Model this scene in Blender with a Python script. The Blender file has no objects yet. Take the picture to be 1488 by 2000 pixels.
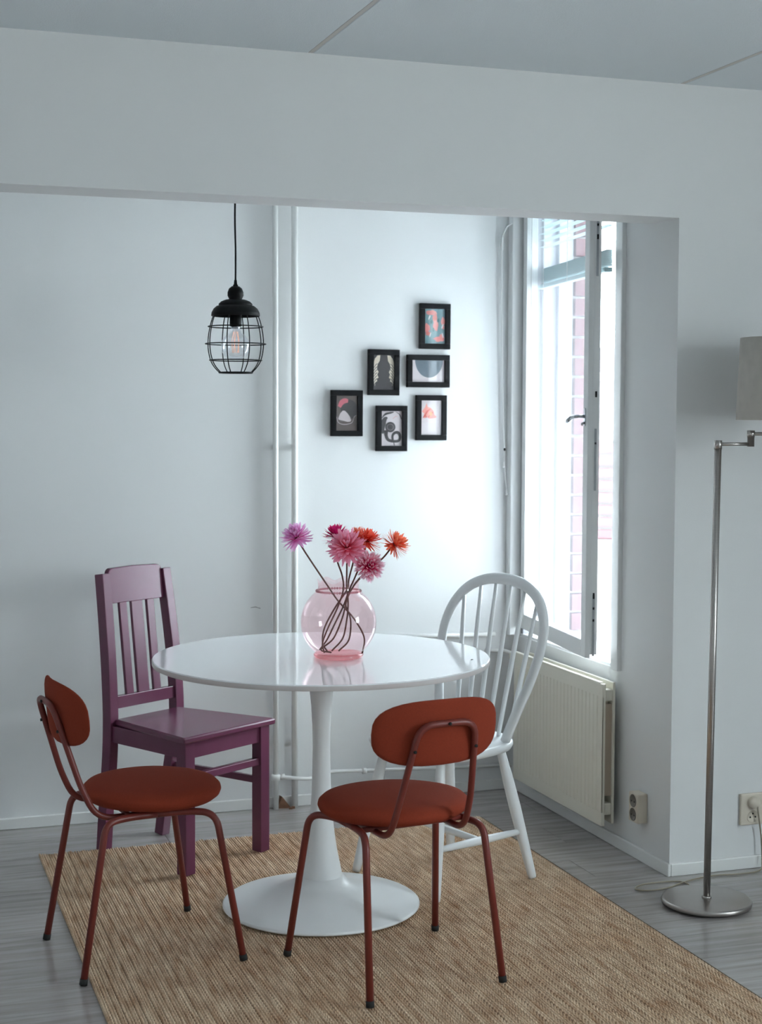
import bpy, math, random
from mathutils import Vector, Matrix
random.seed(7)
PI = math.pi
SC = bpy.context.scene
COL = SC.collection

# ------------------------------------------------------------------ camera
F_PX = 2982.1
cd = bpy.data.cameras.new('camera'); cam = bpy.data.objects.new('camera', cd); COL.objects.link(cam)
cd.sensor_fit = 'VERTICAL'; cd.sensor_height = 36.0; cd.lens = F_PX / 2000.0 * 36.0
cd.clip_start = 0.05; cd.clip_end = 300
yaw, pitch, roll = 0.329826, 0.06323, 0.003268
fwd = Vector((math.sin(yaw)*math.cos(pitch), math.cos(yaw)*math.cos(pitch), -math.sin(pitch)))
rgt = Vector((math.cos(yaw), -math.sin(yaw), 0)); upv = rgt.cross(fwd)
r2 = rgt*math.cos(roll) + upv*math.sin(roll); u2 = upv*math.cos(roll) - rgt*math.sin(roll)
M = Matrix((r2, u2, -fwd)).transposed().to_4x4(); M.translation = Vector((0, 0, 1.4695))
cam.matrix_world = M
cd.dof.use_dof = True; cd.dof.focus_distance = 4.45; cd.dof.aperture_fstop = 4.5
SC.camera = cam

# ------------------------------------------------------------------ sky, daylight, exposure
SKY = 10.0
w = bpy.data.worlds.new('sky'); SC.world = w; w.use_nodes = True
bg = w.node_tree.nodes['Background']; bg.inputs[0].default_value = (0.83, 0.95, 1.0, 1)
# CIE overcast sky: the zenith three times as bright as the horizon
_n = w.node_tree.nodes; _l = w.node_tree.links
_tc = _n.new('ShaderNodeTexCoord'); _sx = _n.new('ShaderNodeSeparateXYZ'); _mr = _n.new('ShaderNodeMapRange')
_mr.inputs[1].default_value = 0; _mr.inputs[2].default_value = 1; _mr.inputs[3].default_value = SKY/3; _mr.inputs[4].default_value = SKY
_l.new(_tc.outputs['Generated'], _sx.inputs[0]); _l.new(_sx.outputs['Z'], _mr.inputs[0]); _l.new(_mr.outputs[0], bg.inputs[1])
def portal(name, loc, sx, sy, direction):
    l = bpy.data.lights.new(name, 'AREA'); l.shape = 'RECTANGLE'; l.size = sx; l.size_y = sy
    l.cycles.is_portal = True
    o = bpy.data.objects.new(name, l); COL.objects.link(o); o.location = loc
    o.rotation_euler = Vector(direction).to_track_quat('-Z', 'Y').to_euler()
SC.view_settings.view_transform = 'Standard'; SC.view_settings.look = 'None'
SC.view_settings.gamma = 1; SC.view_settings.use_curve_mapping = False
SC.view_settings.exposure = 2.28

# ------------------------------------------------------------------ room numbers (metres)
XW, YB, YK, ZB, ZC = 2.434, 4.2486, 5.4746, 2.087, 2.498
XL, XR, YR = -1.05, 4.4, -1.7
TX, TY = 1.2847, 4.2913
RUG = 0.011
portal('daylight_alcove_window', (2.80, 5.035, 1.52), 0.80, 1.82, (-1, 0, 0))
portal('daylight_side_window', (XR+.32, 0.65, 1.60), 1.6, 1.3, (-1, 0, 0))

# ------------------------------------------------------------------ materials
def srgb(r, g, b):
    f = lambda c: (c/255/12.92) if c/255 <= .04045 else ((c/255+.055)/1.055)**2.4
    return (f(r), f(g), f(b), 1)
def mat(name, col, rough=.5, metal=0., spec=.5, noise=None, bump=None, coat=0., sheen=0.):
    m = bpy.data.materials.new(name); m.use_nodes = True
    nt = m.node_tree; b = nt.nodes['Principled BSDF']
    b.inputs['Base Color'].default_value = col; b.inputs['Roughness'].default_value = rough
    b.inputs['Metallic'].default_value = metal; b.inputs['Specular IOR Level'].default_value = spec
    b.inputs['Coat Weight'].default_value = coat; b.inputs['Coat Roughness'].default_value = .08
    b.inputs['Sheen Weight'].default_value = sheen
    tc = nt.nodes.new('ShaderNodeNewGeometry')
    if noise:
        sc, amt = noise[0], noise[1]; stretch = noise[2] if len(noise) > 2 else (1, 1, 1)
        mp = nt.nodes.new('ShaderNodeMapping'); mp.inputs['Scale'].default_value = stretch
        n = nt.nodes.new('ShaderNodeTexNoise'); n.inputs['Scale'].default_value = sc; n.inputs['Detail'].default_value = 5
        mx = nt.nodes.new('ShaderNodeMixRGB'); mx.blend_type = 'MIX'
        mx.inputs[1].default_value = tuple(c*(1-amt) for c in col[:3])+(1,)
        mx.inputs[2].default_value = tuple(min(1, c*(1+amt)) for c in col[:3])+(1,)
        nt.links.new(tc.outputs['Position'], mp.inputs[0]); nt.links.new(mp.outputs[0], n.inputs['Vector'])
        nt.links.new(n.outputs['Fac'], mx.inputs[0]); nt.links.new(mx.outputs[0], b.inputs['Base Color'])
    if bump:
        n2 = nt.nodes.new('ShaderNodeTexNoise'); n2.inputs['Scale'].default_value = bump[0]; n2.inputs['Detail'].default_value = 4
        bp = nt.nodes.new('ShaderNodeBump'); bp.inputs['Strength'].default_value = bump[1]; bp.inputs['Distance'].default_value = bump[2]
        nt.links.new(tc.outputs['Position'], n2.inputs['Vector'])
        nt.links.new(n2.outputs['Fac'], bp.inputs['Height']); nt.links.new(bp.outputs[0], b.inputs['Normal'])
    return m
def glassy(name, tint, refl=.06, glare=0., glarecol=(1, 1, 1, 1)):
    m = bpy.data.materials.new(name); m.use_nodes = True; nt = m.node_tree
    for n in list(nt.nodes): nt.nodes.remove(n)
    out = nt.nodes.new('ShaderNodeOutputMaterial'); t = nt.nodes.new('ShaderNodeBsdfTransparent'); t.inputs[0].default_value = tint
    g = nt.nodes.new('ShaderNodeBsdfGlossy'); g.inputs['Roughness'].default_value = .03; g.inputs[0].default_value = (1, 1, 1, 1)
    lw = nt.nodes.new('ShaderNodeLayerWeight'); lw.inputs[0].default_value = .5
    pw = nt.nodes.new('ShaderNodeMath'); pw.operation = 'POWER'; pw.inputs[1].default_value = 5      # Schlick reflection
    ma = nt.nodes.new('ShaderNodeMath'); ma.operation = 'MULTIPLY_ADD'; ma.inputs[1].default_value = .75; ma.inputs[2].default_value = refl; ma.use_clamp = True
    mx = nt.nodes.new('ShaderNodeMixShader')
    nt.links.new(lw.outputs['Facing'], pw.inputs[0]); nt.links.new(pw.outputs[0], ma.inputs[0]); nt.links.new(ma.outputs[0], mx.inputs[0])
    src = t
    if glare > 0:
        d = nt.nodes.new('ShaderNodeBsdfTranslucent'); d.inputs[0].default_value = glarecol
        m2 = nt.nodes.new('ShaderNodeMixShader'); m2.inputs[0].default_value = glare
        nt.links.new(t.outputs[0], m2.inputs[1]); nt.links.new(d.outputs[0], m2.inputs[2]); src = m2
    nt.links.new(src.outputs[0], mx.inputs[1]); nt.links.new(g.outputs[0], mx.inputs[2]); nt.links.new(mx.outputs[0], out.inputs[0])
    return m
MT = {}
MT['wall'] = mat('white wall paint', (.77, .775, .772, 1), .75, bump=(260, .10, .002))
MT['ceiling'] = mat('white ceiling paint', (.76, .81, .84, 1), .9, bump=(320, .35, .003))
MT['groove'] = mat('grey ceiling joint', (.62, .60, .58, 1), .8)
MT['trim'] = mat('white gloss trim', (.82, .82, .80, 1), .35, bump=(40, .05, .002))
MT['sash'] = mat('white window paint', (.80, .81, .81, 1), .35, bump=(30, .08, .002))
MT['lining'] = mat('darkened white lining', (.40, .41, .45, 1), .6, noise=(5, .1, (2, 2, .3)))  # white paint greyed in its colour to tone down daylight on the reveal
MT['pipe'] = mat('white pipe paint', (.84, .84, .82, 1), .25)
MT['wood_brown'] = mat('broken brown wood', srgb(128, 92, 70), .8, noise=(60, .4))
MT['table'] = mat('white lacquer', (.93, .94, .95, 1), .10, coat=.5)
MT['table_matt'] = mat('white satin enamel', (.86, .88, .89, 1), .28)
MT['edge'] = mat('pale table rim', (.70, .66, .65, 1), .4)
MT['rust'] = mat('rust felt', srgb(138, 56, 37), .95, spec=.2, noise=(350, .18), bump=(900, .3, .001))
MT['rust_metal'] = mat('rust powder coat', srgb(118, 48, 40), .38)
MT['black'] = mat('black matt', (.003, .003, .0035, 1), .55, spec=.18)
MT['rubber'] = mat('black rubber', (.01, .01, .01, 1), .7)
MT['purple'] = mat('purple paint', srgb(104, 53, 78), .26, noise=(14, .10), bump=(22, .05, .003))
MT['white_chair'] = mat('white chair paint', (.83, .85, .86, 1), .30)
MT['jute_back'] = mat('jute backing', srgb(92, 72, 52), .95)
MT['steel'] = mat('brushed nickel', (.45, .42, .40, 1), .30, metal=1., noise=(9, .12, (1, 1, 40)))
MT['shade'] = mat('grey felt lampshade', srgb(196, 190, 182), .95, noise=(28, .14))
MT['radiator'] = mat('cream radiator enamel', srgb(226, 222, 208), .35)
MT['radiator_in'] = mat('radiator fins', srgb(176, 160, 142), .5)
MT['socket'] = mat('beige plastic', srgb(216, 206, 190), .4)
MT['socket_hole'] = mat('grey socket recess', srgb(112, 106, 98), .5)
MT['frame'] = mat('black picture frame', (.003, .003, .004, 1), .45, spec=.2)
MT['glass'] = glassy('window glass', (.97, .98, .99, 1), .03, glare=.04, glarecol=(.88, .86, .93, 1))  # lavender translucent share imitates veiling glare on the pane
MT['picglass'] = glassy('picture glass', (1, 1, 1, 1), .045)
MT['bulbglass'] = glassy('bulb glass', (.95, .96, .98, 1), .12)
MT['pinkglass'] = glassy('pink vase glass', (.975, .84, .86, 1), .06)
MT['pinkbase'] = glassy('pink vase base glass', (.95, .62, .64, 1), .08)
MT['pinkbead'] = glassy('pink glass beads', (.80, .55, .58, 1), .12)
MT['stem'] = mat('brown flower stem', srgb(112, 74, 62), .6)
MT['blind'] = mat('pale blue blind slat', srgb(176, 204, 208), .4)
MT['chrome'] = mat('worn chrome', (.42, .44, .46, 1), .22, metal=1.)
MT['clearcord'] = mat('pale brown cable', srgb(150, 140, 122), .35)
MT['brick'] = mat('red brick', (.15, .065, .075, 1), .9, noise=(12, .2))
MT['brick_far'] = mat('pink brick', (.13, .06, .068, 1), .9, noise=(4, .2))
MT['plaster'] = mat('pale plaster', (.24, .225, .23, 1), .9)
MT['cornice'] = mat('grey pink cornice', (.12, .105, .115, 1), .8)
MT['sillwhite'] = mat('white sill board', (.86, .86, .86, 1), .4, noise=(6, .06, (2, 14, 2)))
MT['tin'] = mat('white painted tin', (.84, .84, .84, 1), .4)
MT['street'] = mat('light courtyard ground', (.62, .60, .58, 1), .9)
MT['mark'] = mat('dark wall scratch', (.16, .15, .15, 1), .9)
em = bpy.data.materials.new('glowing filament'); em.use_nodes = True
_b = em.node_tree.nodes['Principled BSDF']; _b.inputs['Base Color'].default_value = (.9, .4, .2, 1)
_b.inputs['Emission Color'].default_value = (1, .42, .22, 1); _b.inputs['Emission Strength'].default_value = .22
MT['filament'] = em

def floor_material():
    m = bpy.data.materials.new('grey oak laminate'); m.use_nodes = True; nt = m.node_tree; b = nt.nodes['Principled BSDF']
    g = nt.nodes.new('ShaderNodeNewGeometry'); oi = nt.nodes.new('ShaderNodeObjectInfo')
    mp = nt.nodes.new('ShaderNodeMapping'); mp.inputs['Scale'].default_value = (1.6, 24, 1)
    ad = nt.nodes.new('ShaderNodeVectorMath'); ad.operation = 'ADD'
    mu = nt.nodes.new('ShaderNodeMath'); mu.operation = 'MULTIPLY'; mu.inputs[1].default_value = 37
    cb = nt.nodes.new('ShaderNodeCombineXYZ')
    nt.links.new(oi.outputs['Random'], mu.inputs[0]); nt.links.new(mu.outputs[0], cb.inputs[0]); nt.links.new(mu.outputs[0], cb.inputs[2])
    nt.links.new(g.outputs['Position'], mp.inputs[0]); nt.links.new(mp.outputs[0], ad.inputs[0]); nt.links.new(cb.outputs[0], ad.inputs[1])
    n = nt.nodes.new('ShaderNodeTexNoise'); n.inputs['Scale'].default_value = 1.7; n.inputs['Detail'].default_value = 7; n.inputs['Roughness'].default_value = .62; n.inputs['Distortion'].default_value = .5
    nt.links.new(ad.outputs[0], n.inputs['Vector'])
    cr = nt.nodes.new('ShaderNodeValToRGB'); e = cr.color_ramp.elements
    e[0].position = .30; e[0].color = srgb(144, 137, 134); e[1].position = .68; e[1].color = srgb(176, 170, 168)
    nt.links.new(n.outputs['Fac'], cr.inputs[0])
    mx = nt.nodes.new('ShaderNodeMixRGB'); mx.blend_type = 'MULTIPLY'; mx.inputs[0].default_value = 1
    mr = nt.nodes.new('ShaderNodeMapRange'); mr.inputs[3].default_value = .93; mr.inputs[4].default_value = 1.05
    nt.links.new(oi.outputs['Random'], mr.inputs[0]); nt.links.new(cr.outputs[0], mx.inputs[1]); nt.links.new(mr.outputs[0], mx.inputs[2])
    nt.links.new(mx.outputs[0], b.inputs['Base Color'])
    b.inputs['Roughness'].default_value = .20; b.inputs['Specular IOR Level'].default_value = .9
    bp = nt.nodes.new('ShaderNodeBump'); bp.inputs['Strength'].default_value = .08; bp.inputs['Distance'].default_value = .002
    nt.links.new(n.outputs['Fac'], bp.inputs['Height']); nt.links.new(bp.outputs[0], b.inputs['Normal'])
    return m
MT['floor'] = floor_material()

def jute_material():
    m = bpy.data.materials.new('woven jute'); m.use_nodes = True; nt = m.node_tree; b = nt.nodes['Principled BSDF']
    g = nt.nodes.new('ShaderNodeNewGeometry'); oi = nt.nodes.new('ShaderNodeObjectInfo')
    def noise(scale, sv, detail=4):
        mp = nt.nodes.new('ShaderNodeMapping'); mp.inputs['Scale'].default_value = sv
        n = nt.nodes.new('ShaderNodeTexNoise'); n.inputs['Scale'].default_value = scale; n.inputs['Detail'].default_value = detail
        nt.links.new(g.outputs['Position'], mp.inputs[0]); nt.links.new(mp.outputs[0], n.inputs['Vector']); return n
    n1 = noise(1.0, (58, 9, 1), 4)      # colour changes along each strand
    cr = nt.nodes.new('ShaderNodeValToRGB'); e = cr.color_ramp.elements
    e[0].position = .28; e[0].color = srgb(190, 150, 116); e[1].position = .72; e[1].color = srgb(244, 220, 190)
    nt.links.new(n1.outputs['Fac'], cr.inputs[0])
    n2 = noise(1.0, (260, 260, 260), 2)   # fibre speckle
    mx = nt.nodes.new('ShaderNodeMixRGB'); mx.blend_type = 'MULTIPLY'; mx.inputs[0].default_value = .85
    mr = nt.nodes.new('ShaderNodeMapRange'); mr.inputs[1].default_value = .3; mr.inputs[2].default_value = .7; mr.inputs[3].default_value = .66; mr.inputs[4].default_value = 1.12
    nt.links.new(n2.outputs['Fac'], mr.inputs[0]); nt.links.new(cr.outputs[0], mx.inputs[1]); nt.links.new(mr.outputs[0], mx.inputs[2])
    n3 = noise(2.6, (1, 1, 1), 3)         # soft ochre patches of the dye
    m3 = nt.nodes.new('ShaderNodeMixRGB'); m3.blend_type = 'MULTIPLY'
    mr3 = nt.nodes.new('ShaderNodeMapRange'); mr3.inputs[1].default_value = .5; mr3.inputs[2].default_value = .75; mr3.inputs[3].default_value = 0; mr3.inputs[4].default_value = .7
    m3.inputs[2].default_value = (.93, .80, .68, 1)
    nt.links.new(n3.outputs['Fac'], mr3.inputs[0]); nt.links.new(mr3.outputs[0], m3.inputs[0]); nt.links.new(mx.outputs[0], m3.inputs[1])
    nt.links.new(m3.outputs[0], b.inputs['Base Color']); b.inputs['Roughness'].default_value = .85
    return m
MT['jute'] = jute_material()

def petal_material(name, inner, outer, tipped=False):
    m = bpy.data.materials.new(name); m.use_nodes = True; nt = m.node_tree; b = nt.nodes['Principled BSDF']
    a = nt.nodes.new('ShaderNodeAttribute'); a.attribute_name = 'along'
    cr = nt.nodes.new('ShaderNodeValToRGB'); e = cr.color_ramp.elements
    e[0].position = .15; e[0].color = inner; e[1].position = .97 if tipped else .80; e[1].color = outer
    if tipped: e[0].position = .50
    nt.links.new(a.outputs['Fac'], cr.inputs[0]); nt.links.new(cr.outputs[0], b.inputs['Base Color'])
    b.inputs['Roughness'].default_value = .6
    tl = nt.nodes.new('ShaderNodeBsdfTranslucent'); mx = nt.nodes.new('ShaderNodeMixShader'); mx.inputs[0].default_value = .5
    nt.links.new(cr.outputs[0], tl.inputs[0]); nt.links.new(b.outputs[0], mx.inputs[1]); nt.links.new(tl.outputs[0], mx.inputs[2])
    nt.links.new(mx.outputs[0], nt.nodes['Material Output'].inputs[0])
    return m

# ------------------------------------------------------------------ mesh helpers
class MB:
    def __init__(s): s.v = []; s.f = []; s.sm = []; s.attr = None
    def add(s, verts, faces, smooth=False):
        o = len(s.v); s.v += [tuple(v) for v in verts]
        for f in faces: s.f.append(tuple(i+o for i in f)); s.sm.append(smooth)
        return s
    def box(s, x0, x1, y0, y1, z0, z1, mtx=None):
        vs = [Vector((x, y, z)) for z in (z0, z1) for y in (y0, y1) for x in (x0, x1)]
        if mtx is not None: vs = [mtx @ v for v in vs]
        return s.add(vs, [(0, 2, 3, 1), (4, 5, 7, 6), (0, 1, 5, 4), (2, 6, 7, 3), (0, 4, 6, 2), (1, 3, 7, 5)])
    def prism(s, poly, axis, a, b):
        """poly list of 2D points in the two other axes; extruded along axis"""
        def P(p, t):
            if axis == 'x': return (t, p[0], p[1])
            if axis == 'y': return (p[0], t, p[1])
            return (p[0], p[1], t)
        n = len(poly)
        vs = [P(p, a) for p in poly]+[P(p, b) for p in poly]
        fs = [tuple(range(n-1, -1, -1)), tuple(range(n, 2*n))]+[(i, (i+1) % n, n+(i+1) % n, n+i) for i in range(n)]
        return s.add(vs, fs)
    def lathe(s, prof, seg=32, mtx=None, closed=False, smooth=True):
        vs = []; fs = []
        rings = []
        for r, z in prof:
            if r < 1e-6: rings.append([len(vs)]); vs.append(Vector((0, 0, z)))
            else:
                rings.append(list(range(len(vs), len(vs)+seg)))
                vs += [Vector((r*math.cos(2*PI*k/seg), r*math.sin(2*PI*k/seg), z)) for k in range(seg)]
        for a, b in zip(rings[:-1], rings[1:]):
            for k in range(seg):
                k2 = (k+1) % seg
                if len(a) == 1 and len(b) == 1: continue
                if len(a) == 1: fs.append((a[0], b[k2], b[k]))
                elif len(b) == 1: fs.append((a[k], a[k2], b[0]))
                else: fs.append((a[k], a[k2], b[k2], b[k]))
        if mtx is not None: vs = [mtx @ v for v in vs]
        return s.add(vs, fs, smooth)
    def tube(s, pts, rad, seg=10, caps=True, closed=False, sx=1., up=None):
        pts = [Vector(p) for p in pts]; n = len(pts)
        rads = rad if isinstance(rad, (list, tuple)) else [rad]*n
        tang = []
        for i in range(n):
            a = pts[(i-1) % n] if (closed or i > 0) else pts[i]; b = pts[(i+1) % n] if (closed or i < n-1) else pts[i]
            t = (b-a); tang.append(t.normalized() if t.length > 0 else Vector((0, 0, 1)))
        u = Vector(up) if up is not None else (Vector((0, 0, 1)) if abs(tang[0].z) < .9 else Vector((1, 0, 0)))
        vs = []
        for i in range(n):
            if up is not None: u = Vector(up)
            u = (u - tang[i]*u.dot(tang[i])).normalized(); vv = tang[i].cross(u)
            for k in range(seg):
                a = 2*PI*k/seg
                vs.append(pts[i]+u*math.cos(a)*rads[i]*sx+vv*math.sin(a)*rads[i])
        fs = []
        m = n if closed else n-1
        for i in range(m):
            j = (i+1) % n
            for k in range(seg): fs.append((i*seg+k, i*seg+(k+1) % seg, j*seg+(k+1) % seg, j*seg+k))
        if caps and not closed:
            fs.append(tuple(range(seg-1, -1, -1))); fs.append(tuple((n-1)*seg+k for k in range(seg)))
        return s.add(vs, fs, True)
    def strip(s, pts, w, t, up):
        """rectangular bar swept along pts; w along 'up', t across"""
        pts = [Vector(p) for p in pts]; n = len(pts); vs = []
        for i in range(n):
            tg = (pts[min(i+1, n-1)]-pts[max(i-1, 0)]).normalized()
            u = Vector(up); u = (u-tg*u.dot(tg)).normalized(); v = tg.cross(u)
            for a, b in ((-1, -1), (1, -1), (1, 1), (-1, 1)): vs.append(pts[i]+u*(a*w/2)+v*(b*t/2))
        fs = [(3, 2, 1, 0), tuple((n-1)*4+k for k in range(4))]
        for i in range(n-1):
            for k in range(4): fs.append((i*4+k, i*4+(k+1) % 4, (i+1)*4+(k+1) % 4, (i+1)*4+k))
        return s.add(vs, fs)
    def mesh(s, name, m):
        me = bpy.data.meshes.new(name); me.from_pydata(s.v, [], s.f); me.update()
        me.polygons.foreach_set('use_smooth', s.sm)
        if m is not None: me.materials.append(m)
        if s.attr is not None:
            a = me.attributes.new('along', 'FLOAT', 'POINT'); a.data.foreach_set('value', s.attr)
        return me
def catmull(pts, sub=8, closed=False):
    pts = [Vector(p) for p in pts]; n = len(pts); out = []
    rng = range(n if closed else n-1)
    for i in rng:
        p0 = pts[(i-1) % n] if (closed or i > 0) else pts[i]*2-pts[i+1]
        p1 = pts[i]; p2 = pts[(i+1) % n]
        p3 = pts[(i+2) % n] if (closed or i+2 < n) else p2*2-p1
        for k in range(sub):
            t = k/sub
            out.append(.5*((2*p1)+(-p0+p2)*t+(2*p0-5*p1+4*p2-p3)*t*t+(-p0+3*p1-3*p2+p3)*t**3))
    if not closed: out.append(pts[-1])
    return out
def fillet(pts, r, n=6):
    """polyline with rounded corners"""
    pts = [Vector(p) for p in pts]; out = [pts[0]]
    for i in range(1, len(pts)-1):
        a, b, c = pts[i-1], pts[i], pts[i+1]
        d1 = (a-b); d2 = (c-b); rr = min(r, d1.length*.49, d2.length*.49)
        p = b+d1.normalized()*rr; q = b+d2.normalized()*rr
        for k in range(n+1):
            t = k/n; out.append(p*(1-t)**2+b*2*t*(1-t)+q*t*t)
    out.append(pts[-1]); return out
def obj(name, mb, m, parent=None, bevel=0, label=None, loc=None, rotz=None, subsurf=0, seg=2):
    me = mb if isinstance(mb, bpy.types.Mesh) else mb.mesh(name, MT[m] if isinstance(m, str) else m)
    o = bpy.data.objects.new(name, me); COL.objects.link(o)
    if parent is not None: o.parent = parent
    if loc is not None: o.location = loc
    if rotz is not None: o.rotation_euler = (0, 0, rotz)
    if bevel:
        b = o.modifiers.new('edge', 'BEVEL'); b.width = bevel; b.segments = seg; b.limit_method = 'ANGLE'; b.angle_limit = math.radians(40)
    if subsurf:
        b = o.modifiers.new('smooth', 'SUBSURF'); b.levels = subsurf; b.render_levels = subsurf
    if label: o['label'] = label
    return o
def thing(name, label, cat, loc=(0, 0, 0), rotz=0, group=None):
    o = bpy.data.objects.new(name, None); COL.objects.link(o); o.location = loc; o.rotation_euler = (0, 0, rotz)
    o.empty_display_size = .1
    o['label'] = label; o['category'] = cat
    if group: o['group'] = group
    return o
def tag(o, label, cat, group=None):
    o['label'] = label; o['category'] = cat
    if group: o['group'] = group
    return o
def struct(name, mb, m, label, cat, bevel=0):
    o = obj(name, mb, m, bevel=bevel); o['kind'] = 'structure'; o['label'] = label; o['category'] = cat; return o

# ================================================================== THE ROOM
# floor: slab and laminate planks
mb = MB(); mb.box(XL, XR, YR, 2.0, -.12, 0).box(XL, XR, 2.0, YK+.02, -.12, -.0085)
floor = struct('floor', mb, 'floor', 'grey wood-look laminate floor under the rug', 'floor')
PW, PLN = .193, 1.38
plank_cache = {}
row = 0; y = 2.0
while y < YK-.001:
    y1 = min(y+PW, YK)
    x = XL - ((row*.47) % 1)*PLN
    while x < XR:
        a, b_ = max(x, XL), min(x+PLN, XR if y < YB+.1 else XW+.02)
        if b_-a > .04:
            key = (round(b_-a, 3), round(y1-y, 3))
            if key not in plank_cache:
                q = MB(); e = .0006
                q.box(-(b_-a)/2+e, (b_-a)/2-e, -(y1-y)/2+e, (y1-y)/2-e, -.0085, 0); plank_cache[key] = q.mesh('plank', MT['floor'])
            o = obj('plank', plank_cache[key], None, floor, loc=((a+b_)/2, (y+y1)/2, 0))
        x += PLN
    y = y1; row += 1

# ceiling: concrete slabs with open joints
mb = MB(); mb.box(XL-.3, XR+.3, YR-.3, YK+.35, ZC+.012, ZC+.2)
ceil = struct('ceiling', mb, 'groove', 'pale grey ceiling of wide slabs with narrow joints', 'ceiling')
xs = [XL-.25]+[1.238+1.2*k for k in range(-1, 3)]+[XR+.25]
for a, b_ in zip(xs[:-1], xs[1:]):
    q = MB(); q.box(a+.007, b_-.007, YR-.25, YK+.30, ZC, ZC+.014); obj('ceiling_panel', q, 'ceiling', ceil, bevel=.003)
for xx in xs[1:-1]:
    q = MB(); q.box(xx-.0068, xx+.0068, YR, YB+.001, ZC+.0005, ZC+.013); obj('joint_strip', q, 'groove', ceil)

# walls
mb = MB(); mb.box(XL-.25, XW+.30, YK, YK+.25, -.1, ZC+.01)
wall_back = struct('wall_back', mb, 'wall', 'white back wall of the dining alcove behind the pictures', 'wall')
WY0, WY1, WZ0, WZ1 = 4.630, 5.440, .61, 2.42
XO = XW+.30
mb = MB()
mb.box(XW, XO, YB+.3, WY0, -.1, ZC+.01).box(XW, XO, WY1, YK, -.1, ZC+.01).box(XW, XO, WY0, WY1, -.1, WZ0).box(XW, XO, WY0, WY1, WZ1, ZC+.01)
wall_right = struct('wall_right', mb, 'wall', 'white window wall of the alcove above the radiator', 'wall')
mb = MB()
# one plaster face: the beam over the alcove opening and the wall beside it
vs = [(XL, ZB), (XW, ZB), (XW, -.1), (XR+.3, -.1), (XR+.3, ZC+.01), (XL, ZC+.01)]
mb.add([(x, YB, z) for x, z in vs]+[(XL, 4.412, ZB), (XW, 4.412, ZB), (XW, YB+.3, ZB), (XW, YB+.3, -.1), (XR+.3, YB+.3, -.1), (XR+.3, YB+.3, ZC+.01), (XW, YB+.3, ZC+.01), (XW, 4.412, ZC+.01), (XL, 4.412, ZC+.01)],
       [(0, 1, 4, 5), (1, 2, 3, 4), (0, 6, 7, 1), (1, 7, 8, 9, 2), (2, 9, 10, 3), (3, 10, 11, 4), (9, 8, 12, 11, 10), (6, 14, 13, 7), (7, 13, 12, 8), (0, 5, 14, 6), (4, 11, 12, 13, 14, 5)])
struct('wall_front', mb, 'wall', 'white wall and broad beam framing the alcove opening, behind the steel floor lamp', 'wall')
mb = MB(); mb.box(XL-.25, XL, YR-.25, YK, -.1, ZC+.01)
struct('wall_left', mb, 'wall', 'white wall on the left outside the view', 'wall')
S0, S1, T0, T1 = -.15, 1.45, .95, 2.25
mb = MB(); mb.box(XR, XR+.3, YR-.25, S0, -.1, ZC+.01).box(XR, XR+.3, S1, YB, -.1, ZC+.01).box(XR, XR+.3, S0, S1, -.1, T0).box(XR, XR+.3, S0, S1, T1, ZC+.01)
struct('wall_east', mb, 'wall', 'white side wall with a wide window, right of the view', 'wall')
mb = MB(); mb.box(XL-.25, XR+.3, YR-.25, YR, -.1, ZC+.01)
struct('wall_rear', mb, 'wall', 'white wall behind the viewer', 'wall')
mb = MB()
for a, b_ in ((S0, S0+.06), (S1-.06, S1), (.62, .68)): mb.box(XR+.10, XR+.16, a, b_, T0, T1)
mb.box(XR+.10, XR+.16, S0, S1, T0, T0+.06).box(XR+.10, XR+.16, S0, S1, T1-.06, T1)
struct('window_2', mb, 'sash', 'wide white framed window in the side wall, right of the view', 'window')

# baseboards
BH, BT = .041, .012
struct('baseboard_back', MB().box(XL, XW, YK-BT, YK, 0, BH), 'trim', 'low white baseboard along the alcove back wall', 'baseboard', .003)
struct('baseboard_right', MB().box(XW-BT, XW, YB-BT, YK-BT, 0, BH), 'trim', 'low white baseboard below the radiator', 'baseboard', .003)
struct('baseboard_front', MB().box(XW, XR, YB-BT, YB, 0, BH), 'trim', 'low white baseboard behind the floor lamp', 'baseboard', .003)
# scuff on the back wall
q = MB(); q.tube([(1.365, YK-.0003, .757), (1.385, YK-.0003, .759), (1.392, YK-.0003, .756), (1.402, YK-.0003, .753)], [.0006, .0012, .0008, .0014], 6)
obj('wall_scratch', q, 'mark', wall_back)

# ------------------------------------------------------------------ window in the alcove
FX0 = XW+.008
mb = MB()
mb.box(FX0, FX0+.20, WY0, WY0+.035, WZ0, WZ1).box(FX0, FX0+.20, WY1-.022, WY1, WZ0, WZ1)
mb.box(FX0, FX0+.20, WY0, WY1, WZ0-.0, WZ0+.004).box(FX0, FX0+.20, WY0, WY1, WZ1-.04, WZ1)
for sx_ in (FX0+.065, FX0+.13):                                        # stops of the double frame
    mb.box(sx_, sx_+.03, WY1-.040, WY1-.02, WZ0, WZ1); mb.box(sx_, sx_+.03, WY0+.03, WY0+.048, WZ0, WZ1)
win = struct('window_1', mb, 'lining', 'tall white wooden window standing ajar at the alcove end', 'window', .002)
q = MB(); q.box(XW-.016, XW+.002, WY0-.038, WY0+.012, WZ0-.004, WZ1+.06); obj('casing', q, 'sash', win, .003)
q = MB(); q.box(XW-.044, XW+.002, WY1-.008, YK-.001, WZ0+.005, WZ1+.06); obj('casing', q, 'sash', win, .003)
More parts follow.
